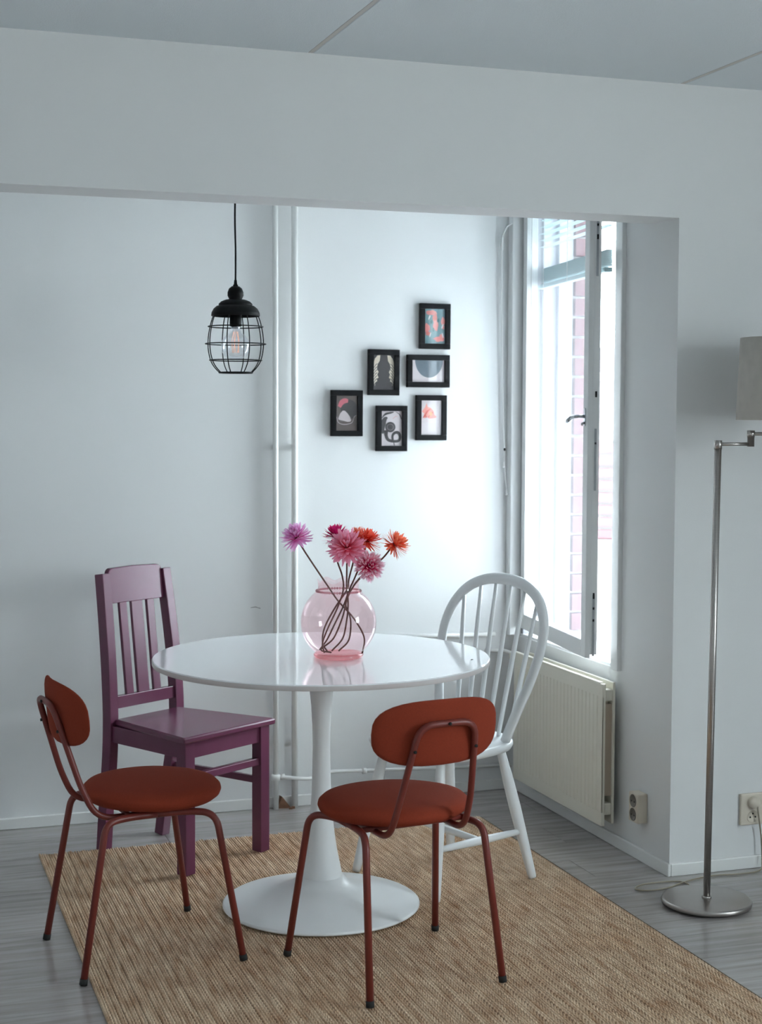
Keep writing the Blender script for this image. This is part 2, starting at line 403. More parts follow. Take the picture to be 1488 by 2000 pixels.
# sill boards and tin sill
for k in range(3):
    q = MB(); q.box(XW+.006+.098*k, XW+.006+.098*(k+1)-.003, WY0+.002, WY1-.002, WZ0, WZ0+.010); obj('sill_board', q, 'sillwhite', win, .002)
q = MB(); q.add([(XO-.004, WY0-.05, WZ0-.004), (XO-.004, WY1+.05, WZ0-.004), (XO+.17, WY1+.05, WZ0-.035), (XO+.17, WY0-.05, WZ0-.035),
                 (XO-.004, WY0-.05, WZ0+.002), (XO-.004, WY1+.05, WZ0+.002), (XO+.17, WY1+.05, WZ0-.029), (XO+.17, WY0-.05, WZ0-.029)],
                [(3, 2, 1, 0), (4, 5, 6, 7), (0, 1, 5, 4), (1, 2, 6, 5), (2, 3, 7, 6), (3, 0, 4, 7)])
obj('tin_sill', q, 'tin', win)
q = MB(); q.tube([(XW+.07, WY0+.03, WZ0+.045), (XW+.10, WY0+.12, WZ0+.03), (XW+.12, WY0+.30, WZ0+.022), (XW+.125, WY0+.36, WZ0+.020)], [.0045, .003, .0025, .0025], 8)
obj('window_stay', q, 'chrome', win)
# sash: local x runs from the hinge to the free stile, y towards outside
HG = Vector((2.428, 5.415, 0)); FE = Vector((2.334, 4.665, 0)); d = FE-HG; SL = d.length; SA = math.atan2(d.y, d.x)
SZ0, SZ1 = .645, 2.38
def rect_frame(q, x0, x1, z0, z1, y0, y1, ws, wb, wt):
    q.box(x0, x0+ws, y0, y1, z0, z1).box(x1-ws, x1, y0, y1, z0, z1).box(x0+ws, x1-ws, y0, y1, z0, z0+wb).box(x0+ws, x1-ws, y0, y1, z1-wt, z1)
q = MB()
rect_frame(q, 0, SL, SZ0, SZ1, 0, .018, .045, .058, .045)
rect_frame(q, .008, SL-.004, SZ0+.010, SZ1-.008, .018, .044, .037, .044, .037)
sash = obj('sash', q, 'sash', win, bevel=.0018, loc=HG, rotz=SA, label='open inner window sash with a single tall pane')
q = MB(); q.box(.040, SL-.040, .020, .024, SZ0+.050, SZ1-.040); obj('glass_pane', q, 'glass', sash)
q = MB()
for zz in (2.10, 1.377, .81): q.box(SL-.0042, SL-.0028, .026, .034, zz-.16, zz+.05)
obj('lock_plate', q, 'chrome', sash)
for zz, h in ((2.111, .004), (2.071, .008), (1.543, .010), (1.377, .003), (.857, .010), (.814, .004), (.773, .004)):
    q = MB(); q.box(SL-.0040, SL-.0018, .027, .033, zz-h, zz+h); obj('latch_hole', q, 'black', sash)
q = MB()
pl = [(SL-.024+.008*math.cos(t*PI/8), 1.466+(.022 if math.sin(t*PI/8) > 0 else -.022)+.009*math.sin(t*PI/8)) for t in range(16)]
q.prism(pl, 'y', -.004, .0005)
q.tube(fillet([(SL-.024, -.002, 1.468), (SL-.024, -.034, 1.468), (SL-.055, -.040, 1.463), (SL-.100, -.036, 1.452)], .012), .0058, 8)
q.tube([(SL-.058, -.040, 1.4625), (SL-.100, -.036, 1.452), (SL-.106, -.036, 1.4495)], [.0068, .0082, .0068], 8)
q.tube([(SL-.024, -.004, 1.446), (SL-.026, -.011, 1.444), (SL-.026, -.012, 1.437)], .004, 6)
obj('handle', q, 'chrome', sash)
# venetian blind hung on the outside of the sash
bl = thing('venetian_blind', 'pale blue venetian blind half raised behind the open window sash', 'blind', HG, SA)
q = MB(); q.box(.02, SL-.012, .055, .085, 2.335, 2.365); obj('head_rail', q, 'blind', bl, .003)
zs = [2.310-.025*k for k in range(9)]+[2.026-.0046*k for k in range(12)]
sq = MB(); n = 6
prof = [(.050+.034*t/n, .0035*math.sin(PI*t/n)) for t in range(n+1)]
vs = []; x0s, x1s = .022, SL+.004
for (yy, zz) in prof: vs += [(x0s, yy, zz), (x1s, yy, zz), (x0s, yy, zz-.0006), (x1s, yy, zz-.0006)]
fs = []
for i in range(n): a = i*4; b_ = a+4; fs += [(a, a+1, b_+1, b_), (a+2, b_+2, b_+3, a+3), (a, b_, b_+2, a+2), (a+1, a+3, b_+3, b_+1)]
sq.add(vs, fs, False); slat_me = sq.mesh('slat', MT['blind'])
for k, zz in enumerate(zs):
    o = obj('slat', slat_me, None, bl); o.location = (random.uniform(-.002, .002), 0, zz)
    if k < 9: o.rotation_euler = (0, 0, 0)
q = MB(); q.box(.022, SL+.002, .054, .082, 1.954, 1.970); obj('bottom_rail', q, 'blind', bl, .003)
for xx in (.10, SL*.5, SL-.12):
    q = MB(); q.box(xx-.003, xx+.003, .0485, .0492, 1.956, 2.336); obj('ladder_tape', q, 'trim', bl)

# blind cord in the corner
cdp = thing('blind_cord', 'thin white hanging blind cord in the corner beside the window', 'cord', (2.365, 5.452, 0))
q = MB(); q.tube(catmull([(.022, -.02, 2.205), (.004, -.012, 2.19), (-.006, -.004, 2.165), (-.009, .002, 2.13), (-.006, .004, 1.8), (.004, .004, 1.43), (.009, .004, 1.345)], 6), .0023, 6); obj('cord', q, 'pipe', cdp)
q = MB(); q.lathe([(0, .03), (.004, .028), (.006, 0), (.004, -.02), (0, -.022)], 10, Matrix.Translation((-.009, .002, 2.125))); obj('connector', q, 'pipe', cdp)
q = MB(); q.lathe([(0, .006), (.004, .004), (.005, 0), (.004, -.004), (0, -.006)], 8, Matrix.Translation((.009, .004, 1.339))); obj('stop_bead', q, 'rubber', cdp)
q = MB(); q.tube(catmull([(.009, .004, 1.334), (.007, .003, 1.29), (.012, .003, 1.23), (.018, .003, 1.18)], 5), .0014, 6); obj('cord', q, 'pipe', cdp)
for (xx, zz) in ((.006, 1.28), (.018, 1.172)):
    q = MB(); q.lathe([(0, .012), (.003, .011), (.0055, -.006), (.004, -.011), (0, -.012)], 8, Matrix.Translation((xx, .003, zz))); obj('tassel', q, 'pipe', cdp)

# brick outer reveal, brick by brick
bc = {}
for k in range(24):
    z0 = WZ0-.06+.077*k
    ln = .068 if k % 2 else .094
    if ln not in bc:
        q = MB(); q.box(0, ln, 0, .05, 0, .066); bc[ln] = q.mesh('brick', MT['brick'])
    o = obj('brick', bc[ln], None, wall_right); o.location = (XW+.212, WY1-.034+random.uniform(-.002, .002), z0)

# ------------------------------------------------------------------ outside
mb = MB(); mb.box(XL-.25, XO, YR-.25, YK+.25, ZC+.2, 8.6).box(XO, XR+.3, YR-.25, YB+.3, ZC+.2, 8.6)  # invented storeys out of view, added to cut the alcove window's light
mb.box(XL-.25, XO, YR-.25, YK+.25, -7, -.12).box(XO, XR+.3, YR-.25, YB+.3, -7, -.12)
struct('wall_added_storeys', mb, 'brick', 'added unseen brick storeys above and below the room, shading the alcove window', 'building')
FC = Vector((4.55, 8.45, 0)); fa = math.atan2(-.455, .89)
nb = thing('brick_building', 'pale neighbouring building with a brick band seen through the window gap', 'building', FC, fa)
q = MB(); q.box(-2.2, 6, .03, 3, -7, .66); obj('lower_wall', q, 'plaster', nb)
q = MB(); q.box(-2.2, 6, -.05, .06, .66, .70).box(-2.2, 6, -.05, .06, .30, .33); obj('ledge', q, 'cornice', nb)
q = MB(); q.box(-2.2, 6, .06, 3, .70, 1.32); obj('mortar_bed', q, 'plaster', nb)
fb = MB(); fb.box(-.118, .118, .02, .10, -.026, .026); fbm = fb.mesh('brick', MT['brick_far'])
for rr in range(8):
    for cc in range(33):
        o = obj('brick', fbm, None, nb); o.location = (-2.08+cc*.247+(rr % 2)*.12, random.uniform(-.004, .004), .732+rr*.077)
q = MB(); q.box(-2.2, 6, .03, 3, 1.32, 1.80); obj('upper_wall', q, 'plaster', nb)
q = MB(); q.box(-2.3, 6, -.06, 3, 1.80, 1.89); obj('cornice', q, 'cornice', nb)
for k in range(6):
    xx = -1.6+1.25*k
    q = MB(); rect_frame(q, xx, xx+.7, 1.38, 1.74, .0, .04, .05, .05, .05); wn = obj('window', q, 'plaster', nb)
    q = MB(); q.box(xx+.05, xx+.65, .02, .03, 1.43, 1.69); obj('pane', q, 'cornice', wn)
g = struct('floor_courtyard', MB().box(-40, 60, -40, 60, -7.2, -7), 'street', 'pale ground outside far below the window', 'ground')

# ================================================================== PIPES
def pipe_v(x, r, label, z0=.0):
    t = thing('heating_pipe', label, 'pipe', (x, YK-.028, 0))
    q = MB(); q.tube([(0, 0, z0), (0, 0, ZC)], r, 12); obj('tube', q, 'pipe', t)
    for zz in (.25, 1.35, 2.3):
        q = MB(); q.box(-.004, .004, r*.6, .028, zz-.008, zz+.008); obj('bracket', q, 'pipe', t)
    return t
p1 = pipe_v(1.4535, .0105, 'white vertical heating pipe on the back wall, the one nearer the purple chair')
p2 = pipe_v(1.5265, .0125, 'white vertical heating pipe on the back wall, the one nearer the pictures')
q = MB(); q.lathe([(.0105, .0), (.017, .001), (.017, .022), (.0105, .024)], 12, Matrix.Translation((0, 0, .108))); obj('collar', q, 'pipe', p1)
hp = thing('branch_pipe', 'white pipe running low along the back wall from the riser to the corner', 'pipe', (0, YK-.03, 0))
q = MB(); q.tube(catmull([(1.466, 0, .121), (1.50, -.014, .119), (1.53, -.024, .116), (1.575, -.022, .112), (1.61, -.010, .116), (1.645, 0, .124), (1.70, .002, .125), (1.78, .002, .121)], 5)+[Vector((2.41, .002, .098))], .0072, 10); obj('tube', q, 'pipe', hp)
for xx, zz in ((1.478, .121), (1.80, .120)):
    q = MB(); q.tube([(xx-.008, 0.0, zz), (xx+.008, 0.0, zz)], .0115, 10); obj('collar', q, 'pipe', hp)
hp2 = thing('branch_pipe', 'white pipe along the back wall at table height behind the white chair', 'pipe', (0, YK-.016, 0))
q = MB(); q.tube([(1.86, 0, .628), (2.34, 0, .618)], .009, 10); obj('tube', q, 'pipe', hp2)
q = MB(); q.box(1.87, 1.885, 0, .016, .62, .636).box(2.31, 2.325, 0, .016, .611, .627); obj('bracket', q, 'pipe', hp2)
q = MB(); q.add([(1.462, 5.452, .0), (1.515, 5.440, .0), (1.50, 5.462, .0), (1.470, 5.46, .048), (1.478, 5.448, .045), (1.508, 5.446, .006)],
                [(0, 1, 5, 4), (0, 4, 3), (1, 2, 5), (2, 3, 4, 5), (0, 3, 2), (0, 2, 1)])
q.box(1.512, 1.523, 5.430, 5.441, .0, .008); q.box(1.50, 1.512, 5.424, 5.432, 0, .006)
tag(obj('wood_splinter', q, 'wood_brown'), 'small broken brown wood scrap on the floor between the heating pipes', 'scrap')

# ================================================================== RADIATOR
RX0, RX1, RY0, RY1, RZ0, RZ1 = 2.357, 2.408, 4.575, 5.31, .083, .568
rad = thing('radiator', 'cream panel radiator with fine vertical ribs below the window', 'radiator', (0, 0, 0))
q = MB(); n = 24; L = RY1-RY0
prof = []; flw = (L-.05)/n
prof.append((RX0, RY0)); prof.append((RX0, RY0+.025))
for k in range(n):
    y0 = RY0+.025+k*flw
    prof += [(RX0, y0+flw*.12), (RX0+.0028, y0+flw*.28), (RX0+.0028, y0+flw*.50), (RX0, y0+flw*.66)]
prof += [(RX0, RY1-.025), (RX0, RY1)]
m_ = len(prof)
vs = [(x, y, RZ0+.045) for x, y in prof]+[(x, y, RZ1-.045) for x, y in prof]
q.add(vs, [(i, i+m_, i+1+m_, i+1) for i in range(m_-1)])
q.box(RX0, RX0+.012, RY0, RY1, RZ0, RZ0+.045).box(RX0, RX0+.012, RY0, RY1, RZ1-.045, RZ1).box(RX0+.004, RX0+.012, RY0+.001, RY1-.001, RZ0+.03, RZ1-.03)
obj('front_panel', q, 'radiator', rad)
q = MB(); q.box(RX1-.010, RX1, RY0+.004, RY1, RZ0+.004, RZ1+.004); obj('back_panel', q, 'radiator', rad, .003)
q = MB(); q.box(RX0+.012, RX1-.010, RY0+.012, RY1-.02, RZ0+.10, RZ1-.07); obj('convector', q, 'radiator_in', rad)
for zz in (RZ0+.055, RZ1-.04):
    q = MB(); q.box(RX0+.012, RX1-.010, RY0+.006, RY0+.04, zz-.020, zz+.020); obj('end_block', q, 'radiator', rad, .004)
q = MB(); q.box(RX0-.001, RX0+.014, RY0+.02, RY1, RZ1-.004, RZ1+.004); obj('top_edge', q, 'radiator', rad, .002)
q = MB()
for yy in (RY0+.10, RY1-.10): q.box(RX1-.001, XW, yy-.015, yy+.015, RZ1-.10, RZ1-.04).box(RX1-.001, XW, yy-.015, yy+.015, RZ0+.04, RZ0+.10)
obj('bracket', q, 'radiator_in', rad)
q = MB(); q.tube(fillet([(2.300, YK-.02, .556), (2.372, YK-.02, .552), (2.382, YK-.05, .551), (2.382, RY1-.004, .548)], .02), .0085, 10); obj('supply_pipe', q, 'pipe', rad)
q = MB(); q.tube([(2.382, RY1+.006, .548), (2.382, RY1+.045, .549)], .014, 12); q.tube([(2.382, RY1+.028, .549), (2.382-.028, RY1+.028, .549)], .011, 12); obj('valve', q, 'radiator', rad)

# ================================================================== SOCKETS
def socket(name, label, mtx, w_, h_, t_, plug):
    s = thing(name, label, 'socket', (0, 0, 0)); s.matrix_world = mtx     # local: x right, z up, -y out of the wall
    q = MB(); q.box(-w_/2, w_/2, -t_, 0, -h_/2, h_/2); obj('housing', q, 'socket', s, .004)
    for k, zz in enumerate((h_*.23, -h_*.23)):
        R_ = Matrix.Translation((0, -t_, zz)) @ Matrix.Rotation(PI/2, 4, 'X')
        q = MB()
        if plug and k == 0:
            q.lathe([(.019, -.001), (.019, .012), (.016, .020), (0, .021)], 20, R_); obj('plug', q, 'socket', s)
        else:
            q.lathe([(.0215, -.001), (.0215, .0012), (.0195, .0012), (.0195, .0004), (0, .0004)], 22, R_); o = obj('outlet', q, 'socket' if plug else 'socket_hole', s)
            for dx, dz in ((-.0095, -.002), (.0095, -.002)) + (((0, .009),) if plug else ()):
                q = MB(); q.lathe([(.0028, 0), (.0028, .0014), (0, .0014)], 8, R_ @ Matrix.Translation((dx, dz, 0))); obj('pin_hole', q, 'rubber', o)
    return s
socket('wall_socket', 'beige double wall socket beside the radiator end', Matrix.Translation((XW, 4.425, .182)) @ Matrix.Rotation(-PI/2, 4, 'Z'), .062, .098, .038, False)
socket('wall_socket', 'beige double wall socket with a plug on the wall behind the floor lamp', Matrix.Translation((2.731, YB, .196)), .09, .104, .012, True)

# ================================================================== RUG
rug = thing('jute_rug', 'natural braided jute rug under the dining table', 'rug', (1.3425, 3.945, 0))
RW, RL = 1.595, 2.30
q = MB(); q.box(-RW/2+.004, RW/2-.004, -RL/2+.004, RL/2-.004, .0003, .0035); obj('backing', q, 'jute_back', rug)
PITCH = .0155; NR = int(RW/PITCH)
def braid_row(phase):
    """two strands of slanted stitches lying side by side"""
    q = MB(); L_ = .0175; step = L_/6; n_ = int(RL/step)
    us = (-1, -.86, -.55, -.22, 0, .22, .55, .86, 1)
    vs = []; hw = PITCH*.485
    for i in range(n_+1):
        s_ = -RL/2+i*step
        for u in us:
            au = abs(u)
            ph = 2*PI*(s_/L_+phase)-2.6*au+(PI*.55 if u > 0 else 0)
            lump = (.5+.5*math.sin(ph))**.6
            h = math.sqrt(max(0, 1-((au-.5)/.56)**2)) if au > 0 else .40
            z = .0010+h*(.0044+.0052*lump)
            if au > .99: z = .0010
            vs.append((u*hw*(.90+.12*lump), s_+.0022*(au-.5), z))
    m_ = len(us); fs = []
    for i in range(n_):
        for k in range(m_-1): fs.append((i*m_+k, i*m_+k+1, (i+1)*m_+k+1, (i+1)*m_+k))
    fs.append(tuple(range(m_-1, -1, -1))); fs.append(tuple(n_*m_+k for k in range(m_)))
    q.add(vs, fs, True); return q.mesh('braided_row', MT['jute'])
rows = [braid_row(k/5) for k in range(5)]
for i in range(NR):
    o = obj('braided_row', rows[(i*3) % 5], None, rug)
    o.location = (-RW/2+PITCH*(i+.5)+random.uniform(-.0006, .0006), random.uniform(-.006, .006), random.uniform(-.0004, .0005))
    if i % 2: o.rotation_euler = (0, 0, PI)

# ================================================================== TABLE
tab = thing('tulip_table', 'round white pedestal table with a glossy top and trumpet foot', 'table', (TX, TY, RUG-.001))
R = .4963; HT = .76-RUG+.001
q = MB(); q.lathe([(0, HT-.019), (R-.014, HT-.019), (R-.002, HT-.0165), (R, HT-.0145), (R, HT-.0025), (R-.0025, HT), (0, HT)], 128); t_ = obj('tabletop', q, 'table', tab)
for p_ in t_.data.polygons: p_.use_smooth = abs(p_.normal.z) < .9 and False
q = MB(); q.lathe([(R-.0015, HT-.0168), (R+.0004, HT-.0145), (R+.0004, HT-.0032)], 128); obj('rim', q, 'edge', tab)
q = MB(); q.lathe([(0, .003), (.288, .003), (.2936, .007), (.2936, .011), (.288, .0145), (.245, .022), (.19, .034), (.14, .048), (.10, .063), (.075, .078), (.066, .092), (0, .092)], 96); obj('base', q, 'table_matt', tab)
q = MB(); q.lathe([(.0640, .080), (.0615, .098), (.054, .135), (.046, .175), (.0395, .22), (.0330, .28), (.0290, .34), (.0268, .41), (.0258, .47), (.0265, .53), (.0300, .60), (.0365, .66), (.046, .705), (.062, .731), (0, .731)], 48); obj('pedestal', q, 'table_matt', tab)
q = MB(); q.tube([(.39, -.21, HT+.0002), (.394, -.206, HT+.0002), (.40, -.203, HT+.0002)], [.001, .0022, .0012], 6); obj('chip_mark', q, 'mark', tab)

# ================================================================== RUST CHAIRS
def rust_chair(loc, ang, label, lift):
    """local x forward, y left; feet heights follow rug/floor through lift(x,y)"""
    t = thing('upholstered_chair', label, 'chair', (loc[0], loc[1], 0), math.radians(ang), 'rust metal-frame chairs at the table')
    zr = .414
    # seat cushion
    q = MB(); a_, b_ = .187, .204; pr = [(0, .424), (.80, .424), (.92, .428), (.98, .437), (1.0, .447), (.99, .456), (.94, .465), (.80, .472), (.5, .477), (0, .478)]
    q.lathe(pr, 56, Matrix.Translation((.034, 0, 0)) @ Matrix.Diagonal((a_, b_, 1, 1))); obj('seat', q, 'rust', t)
    # backrest: curved oval pad
    q = MB(); W, H_ = .179, .085; nu, nv = 36, 10
    def P(r, th, s_):
        c_, s2 = math.cos(th), math.sin(th); e_ = 2/2.9
        yy = W*r*math.copysign(abs(c_)**e_, c_); hh = H_*r*math.copysign(abs(s2)**e_, s2)
        th_ = .013*(1-r**4)**.5 if r < 1 else 0
        xx = -.232 + 1.35*yy*yy + s_*th_ - .10*hh
        return (xx, yy, .685+hh*.995)
    rs = [0, .3, .55, .75, .88, .95, .985, 1.0]
    vs = []; fs = []
    for s_ in (1, -1):
        base = len(vs)
        for r in rs: vs += [P(r, 2*PI*k/nu, s_) for k in range(nu)]
        for i in range(len(rs)-1):
            for k in range(nu):
                f = (base+i*nu+k, base+i*nu+(k+1) % nu, base+(i+1)*nu+(k+1) % nu, base+(i+1)*nu+k)
                fs.append(f if s_ < 0 else f[::-1])
    q.add(vs, fs, True); obj('backrest', q, 'rust', t)
    # inverted U tube that carries the backrest
    xb = -.254
    pts = fillet([(.06, .108, zr-.006), (-.150, .108, zr-.006), (-.190, .104, .49), (xb-.004, .079, .712), (xb-.004, -.079, .712), (-.190, -.104, .49), (-.150, -.108, zr-.006), (.06, -.108, zr-.006)], .045, 6)
    q = MB(); q.tube(pts, .0085, 12); bt = obj('back_tube', q, 'rust_metal', t)
    for yy, zz, xx in ((0, .712, xb-.0122), (.0865, .645, -.2455), (-.0865, .645, -.2455)):
        q = MB(); q.lathe([(.0042, 0), (.0042, .004), (0, .0055)], 10, Matrix.Translation((xx, yy, zz)) @ Matrix.Rotation(-PI/2, 4, 'Y')); obj('screw', q, 'rubber', bt)
    # legs: each side is one bent tube, split at mid rail into front and rear leg
    for s_ in (1, -1):
        for (fx, fy, tx, ty) in ((.212, .2275*s_, .145, .190*s_), (-.212, .191*s_, -.140, .168*s_)):
            g = lift(fx, fy)
            ex = .0 ; dirx = 1 if fx > 0 else -1
            pts = fillet([(fx, fy, g+.013), (tx+dirx*.004, ty+.002*s_, .412), (tx-dirx*.065, .150*s_, zr), (0, .148*s_, zr)], .055, 7)
            q = MB(); q.tube(pts, .0095, 12); lg = obj('leg', q, 'rust_metal', t)
            q = MB(); dv = (Vector(pts[1])-Vector(pts[0])).normalized(); p0 = Vector(pts[0])
            q.tube([p0-dv*.0125, p0-dv*.0115, p0+dv*.004], [.0095, .0108, .0108], 12); obj('foot_cap', q, 'rubber', lg)
    for xx in (.07, -.07):
        q = MB(); q.tube([(xx, -.148, zr), (xx, .148, zr)], .0075, 8); obj('cross_rail', q, 'rust_metal', t)
    return t
def on_rug(loc, ang):
    ca, sa_ = math.cos(math.radians(ang)), math.sin(math.radians(ang))
    def f(x, y):
        X = loc[0]+ca*x-sa_*y
        return RUG if X > .545 else 0.0005
    return f
L2, A2 = (1.3298, 3.7278), 98.1
L1, A1 = (.7123, 4.1075), 7.4
rust_chair(L2, A2, 'rust upholstered metal chair with its back to the viewer, in front of the table', on_rug(L2, A2))
rust_chair(L1, A1, 'rust upholstered metal chair seen from the side at the left of the table', on_rug(L1, A1))

# ================================================================== PURPLE CHAIR
pc = thing('wooden_chair', 'purple painted wooden chair with a slatted back by the alcove wall', 'chair', (1.02, 4.95, 0), math.radians(-57.5))
q = MB(); fw, bw = .213, .150
q.prism([(.200, -fw), (.200, fw), (-.198, bw-.004), (-.198, -bw+.004)], 'z', .437, .458); obj('seat', q, 'purple', pc, .006)
for s_ in (1, -1):
    q = MB(); q.box(.146, .188, (.152 if s_ > 0 else -.194), (.194 if s_ > 0 else -.152), RUG, .4365); obj('front_leg', q, 'purple', pc, .0025)
    path = [(-.270, .133*s_, .0005), (-.252, .138*s_, .14), (-.226, .145*s_, .30), (-.214, .150*s_, .40), (-.213, .150*s_, .50), (-.224, .147*s_, .65), (-.242, .142*s_, .80), (-.262, .137*s_, .938)]
    q = MB(); q.strip(catmull(path, 4), .040, .036, (1, 0, 0)); obj('back_post', q, 'purple', pc, .0025)
    # side apron
    mt = Matrix.Translation((-.02, .161*s_, 0)) @ Matrix.Rotation(math.radians(3.6*s_), 4, 'Z')
    q = MB(); q.box(-.182, .176, -.009, .009, .382, .4368, mt); obj('apron', q, 'purple', pc, .002)
    q = MB(); q.box(-.205, .172, -.009, .009, .238, .262, mt); obj('stretcher', q, 'purple', pc, .003)
q = MB(); q.box(.160, .180, -.154, .154, .382, .4368); obj('apron', q, 'purple', pc, .002)
q = MB(); q.box(-.222, -.204, -.135, .135, .388, .4368); obj('apron', q, 'purple', pc, .002)
q = MB(); q.box(.157, .179, -.154, .154, .305, .330); obj('stretcher', q, 'purple', pc, .003)
# back: crest, lower rail, three slats (leaning with the posts)
def bx(z): return -.213-(z-.50)*.112
crest = [(-.121, .838), (.121, .838), (.121, .935)]+[(.121-.020*(1-math.cos(t*PI/12)), .935+.020*math.sin(t*PI/12)) for t in range(1, 7)]
crest += [(0, .958)]+[(-.101-.020*math.sin(t*PI/12), .955-.020*(1-math.cos(t*PI/12))) for t in range(0, 7)]
vs = [(bx(z)+.010, y, z) for y, z in crest]+[(bx(z)-.010, y, z) for y, z in crest]; nn = len(crest)
q = MB(); q.add(vs, [tuple(range(nn)), tuple(range(2*nn-1, nn-1, -1))]+[(i, nn+i, nn+(i+1) % nn, (i+1) % nn) for i in range(nn)]); obj('crest_rail', q, 'purple', pc, .0025)
q = MB(); q.box(-.222, -.202, -.135, .135, .490, .532); obj('lower_rail', q, 'purple', pc, .002)
for yy, ww in ((-.062, .032), (0, .050), (.062, .032)):
    q = MB(); q.strip([(bx(.528)-.0, yy, .528), (bx(.842), yy, .842)], ww, .012, (0, 1, 0)); obj('back_slat', q, 'purple', pc, .0015)

# ================================================================== WHITE WINDSOR CHAIR
wc = thing('windsor_chair', 'white spindle-back wooden chair with a bowed back near the radiator', 'chair', (1.737, 4.458, RUG), math.radians(199.3))
def sup(a, b_, n_, e_):
    return [(a*math.copysign(abs(math.cos(t))**e_, math.cos(t)), b_*math.copysign(abs(math.sin(t))**e_, math.sin(t))) for t in (2*PI*k/n_ for k in range(n_))]
ZS = .440
q = MB(); n_ = 48; ring = []
for (sc_, zz) in ((.86, ZS-.034), (.97, ZS-.026), (1.0, ZS-.014), (1.0, ZS-.007), (.985, ZS-.001), (.94, ZS), (.80, ZS-.004), (.5, ZS-.010), (.2, ZS-.011)):
    ring.append([(x*sc_*(1.0), y*sc_*(1+.10*x/.2), zz) for x, y in sup(.205, .212, n_, .72)])
vs = sum(ring, []); fs = []
for i in range(len(ring)-1):
    for k in range(n_): fs.append((i*n_+k, i*n_+(k+1) % n_, (i+1)*n_+(k+1) % n_, (i+1)*n_+k))
fs.append(tuple(range(n_-1, -1, -1))); fs.append(tuple((len(ring)-1)*n_+k for k in range(n_)))
q.add(vs, fs, True); obj('seat', q, 'white_chair', wc)
legp = {}
for fx, fy, tx, ty in ((.195, .198, .125, .135), (.195, -.198, .125, -.135), (-.205, .198, -.130, .125), (-.205, -.198, -.130, -.125)):
    a = Vector((fx, fy, 0)); b_ = Vector((tx, ty, ZS-.030)); legp[(fx > 0, fy > 0)] = (a, b_)
    q = MB(); q.tube([a+(b_-a)*t for t in (0, .03, .12, .35, .55, .75, .9, 1.0)], [.0125, .0140, .0150, .0175, .0190, .0180, .0150, .0135], 14); obj('leg', q, 'white_chair', wc)
def onleg(f, l, t): a, b_ = legp[(f, l)]; return a+(b_-a)*t
mids = []
for l in (True, False):
    a, b_ = onleg(True, l, .36), onleg(False, l, .36); mids.append((a+b_)/2)
    q = MB(); q.tube([a+(b_-a)*t for t in (0, .15, .5, .85, 1)], [.0085, .0105, .0135, .0105, .0085], 12); obj('side_stretcher', q, 'white_chair', wc)
q = MB(); a, b_ = mids; q.tube([a+(b_-a)*t for t in (0, .15, .5, .85, 1)], [.0085, .0105, .0130, .0105, .0085], 12); obj('cross_stretcher', q, 'white_chair', wc)
bow = [(-.118, .158, ZS-.002), (-.140, .186, .53), (-.165, .214, .62), (-.190, .232, .71), (-.208, .232, .775), (-.226, .212, .835), (-.243, .165, .888), (-.254, .092, .920), (-.257, 0, .930)]
bow = bow+[(x, -y, z) for x, y, z in bow[-2::-1]]
bowp = catmull(bow, 6)
q = MB(); q.tube(bowp, .0185, 12, sx=.62, up=(1, 0, .28)); obj('bow', q, 'white_chair', wc)
def bow_at(yt):
    best = None
    for a, b_ in zip(bowp[:-1], bowp[1:]):
        if a.z > .70 and b_.z > .70 and (a.y-yt)*(b_.y-yt) <= 0:
            t = 0 if abs(a.y-b_.y) < 1e-6 else (a.y-yt)/(a.y-b_.y); best = a+(b_-a)*t
    return best
for k in range(6):
    yb = -.125+.05*k; yt = -.175+.07*k
    tp = bow_at(yt); bt_ = Vector((-.168+.35*yb*yb, yb, ZS-.006)); 
    q = MB(); q.tube([bt_+(tp-bt_)*t for t in (0, .2, .45, .75, 1)], [.0065, .0075, .0085, .0070, .0055], 10); obj('spindle', q, 'white_chair', wc)

# ================================================================== PENDANT LAMP
PX, PY = 1.1495, 4.80
pen = thing('pendant_lamp', 'black wire cage pendant lamp hanging above the table', 'lamp', (PX, PY, 0))
q = MB(); q.tube(catmull([(0, 0, ZC), (.001, 0, 2.25), (-.0012, 0, 2.10), (.0006, 0, 1.99), (0, 0, 1.885)], 6), .0030, 8); obj('cord', q, 'black', pen)
q = MB(); q.lathe([(0, ZC), (.05, ZC), (.05, ZC-.012), (.04, ZC-.022), (0, ZC-.024)], 24); obj('ceiling_rose', q, 'black', pen)
q = MB(); q.lathe([(0, 1.900), (.0042, 1.899), (.0055, 1.885), (.0078, 1.884), (.0085, 1.872), (.0125, 1.879), (.021, 1.872), (.0255, 1.860), (.0258, 1.850), (.022, 1.842), (.020, 1.8385), (.032, 1.8365), (.046, 1.831), (.0535, 1.824), (.0545, 1.820), (.052, 1.8185),
                   (.060, 1.8165), (.070, 1.808), (.0765, 1.796), (.0780, 1.786), (.0760, 1.7845), (.0745, 1.795), (.060, 1.810), (0, 1.8125)], 40); obj('cap', q, 'black', pen)
q = MB(); q.lathe([(0, 1.812), (.0185, 1.810), (.0195, 1.760), (.0180, 1.752), (0, 1.752)], 20); obj('lamp_holder', q, 'black', pen)
cage = [(.0745, 1.787), (.0835, 1.760), (.0905, 1.725), (.0925, 1.695), (.0900, 1.668), (.0830, 1.642), (.0710, 1.622), (.0535, 1.604)]
cw = thing
for k in range(8):
    a = .255+k*PI/4
    q = MB(); q.tube(catmull([(r*math.cos(a), r*math.sin(a), z) for r, z in cage], 4), .0017, 6); obj('cage_wire', q, 'black', pen)
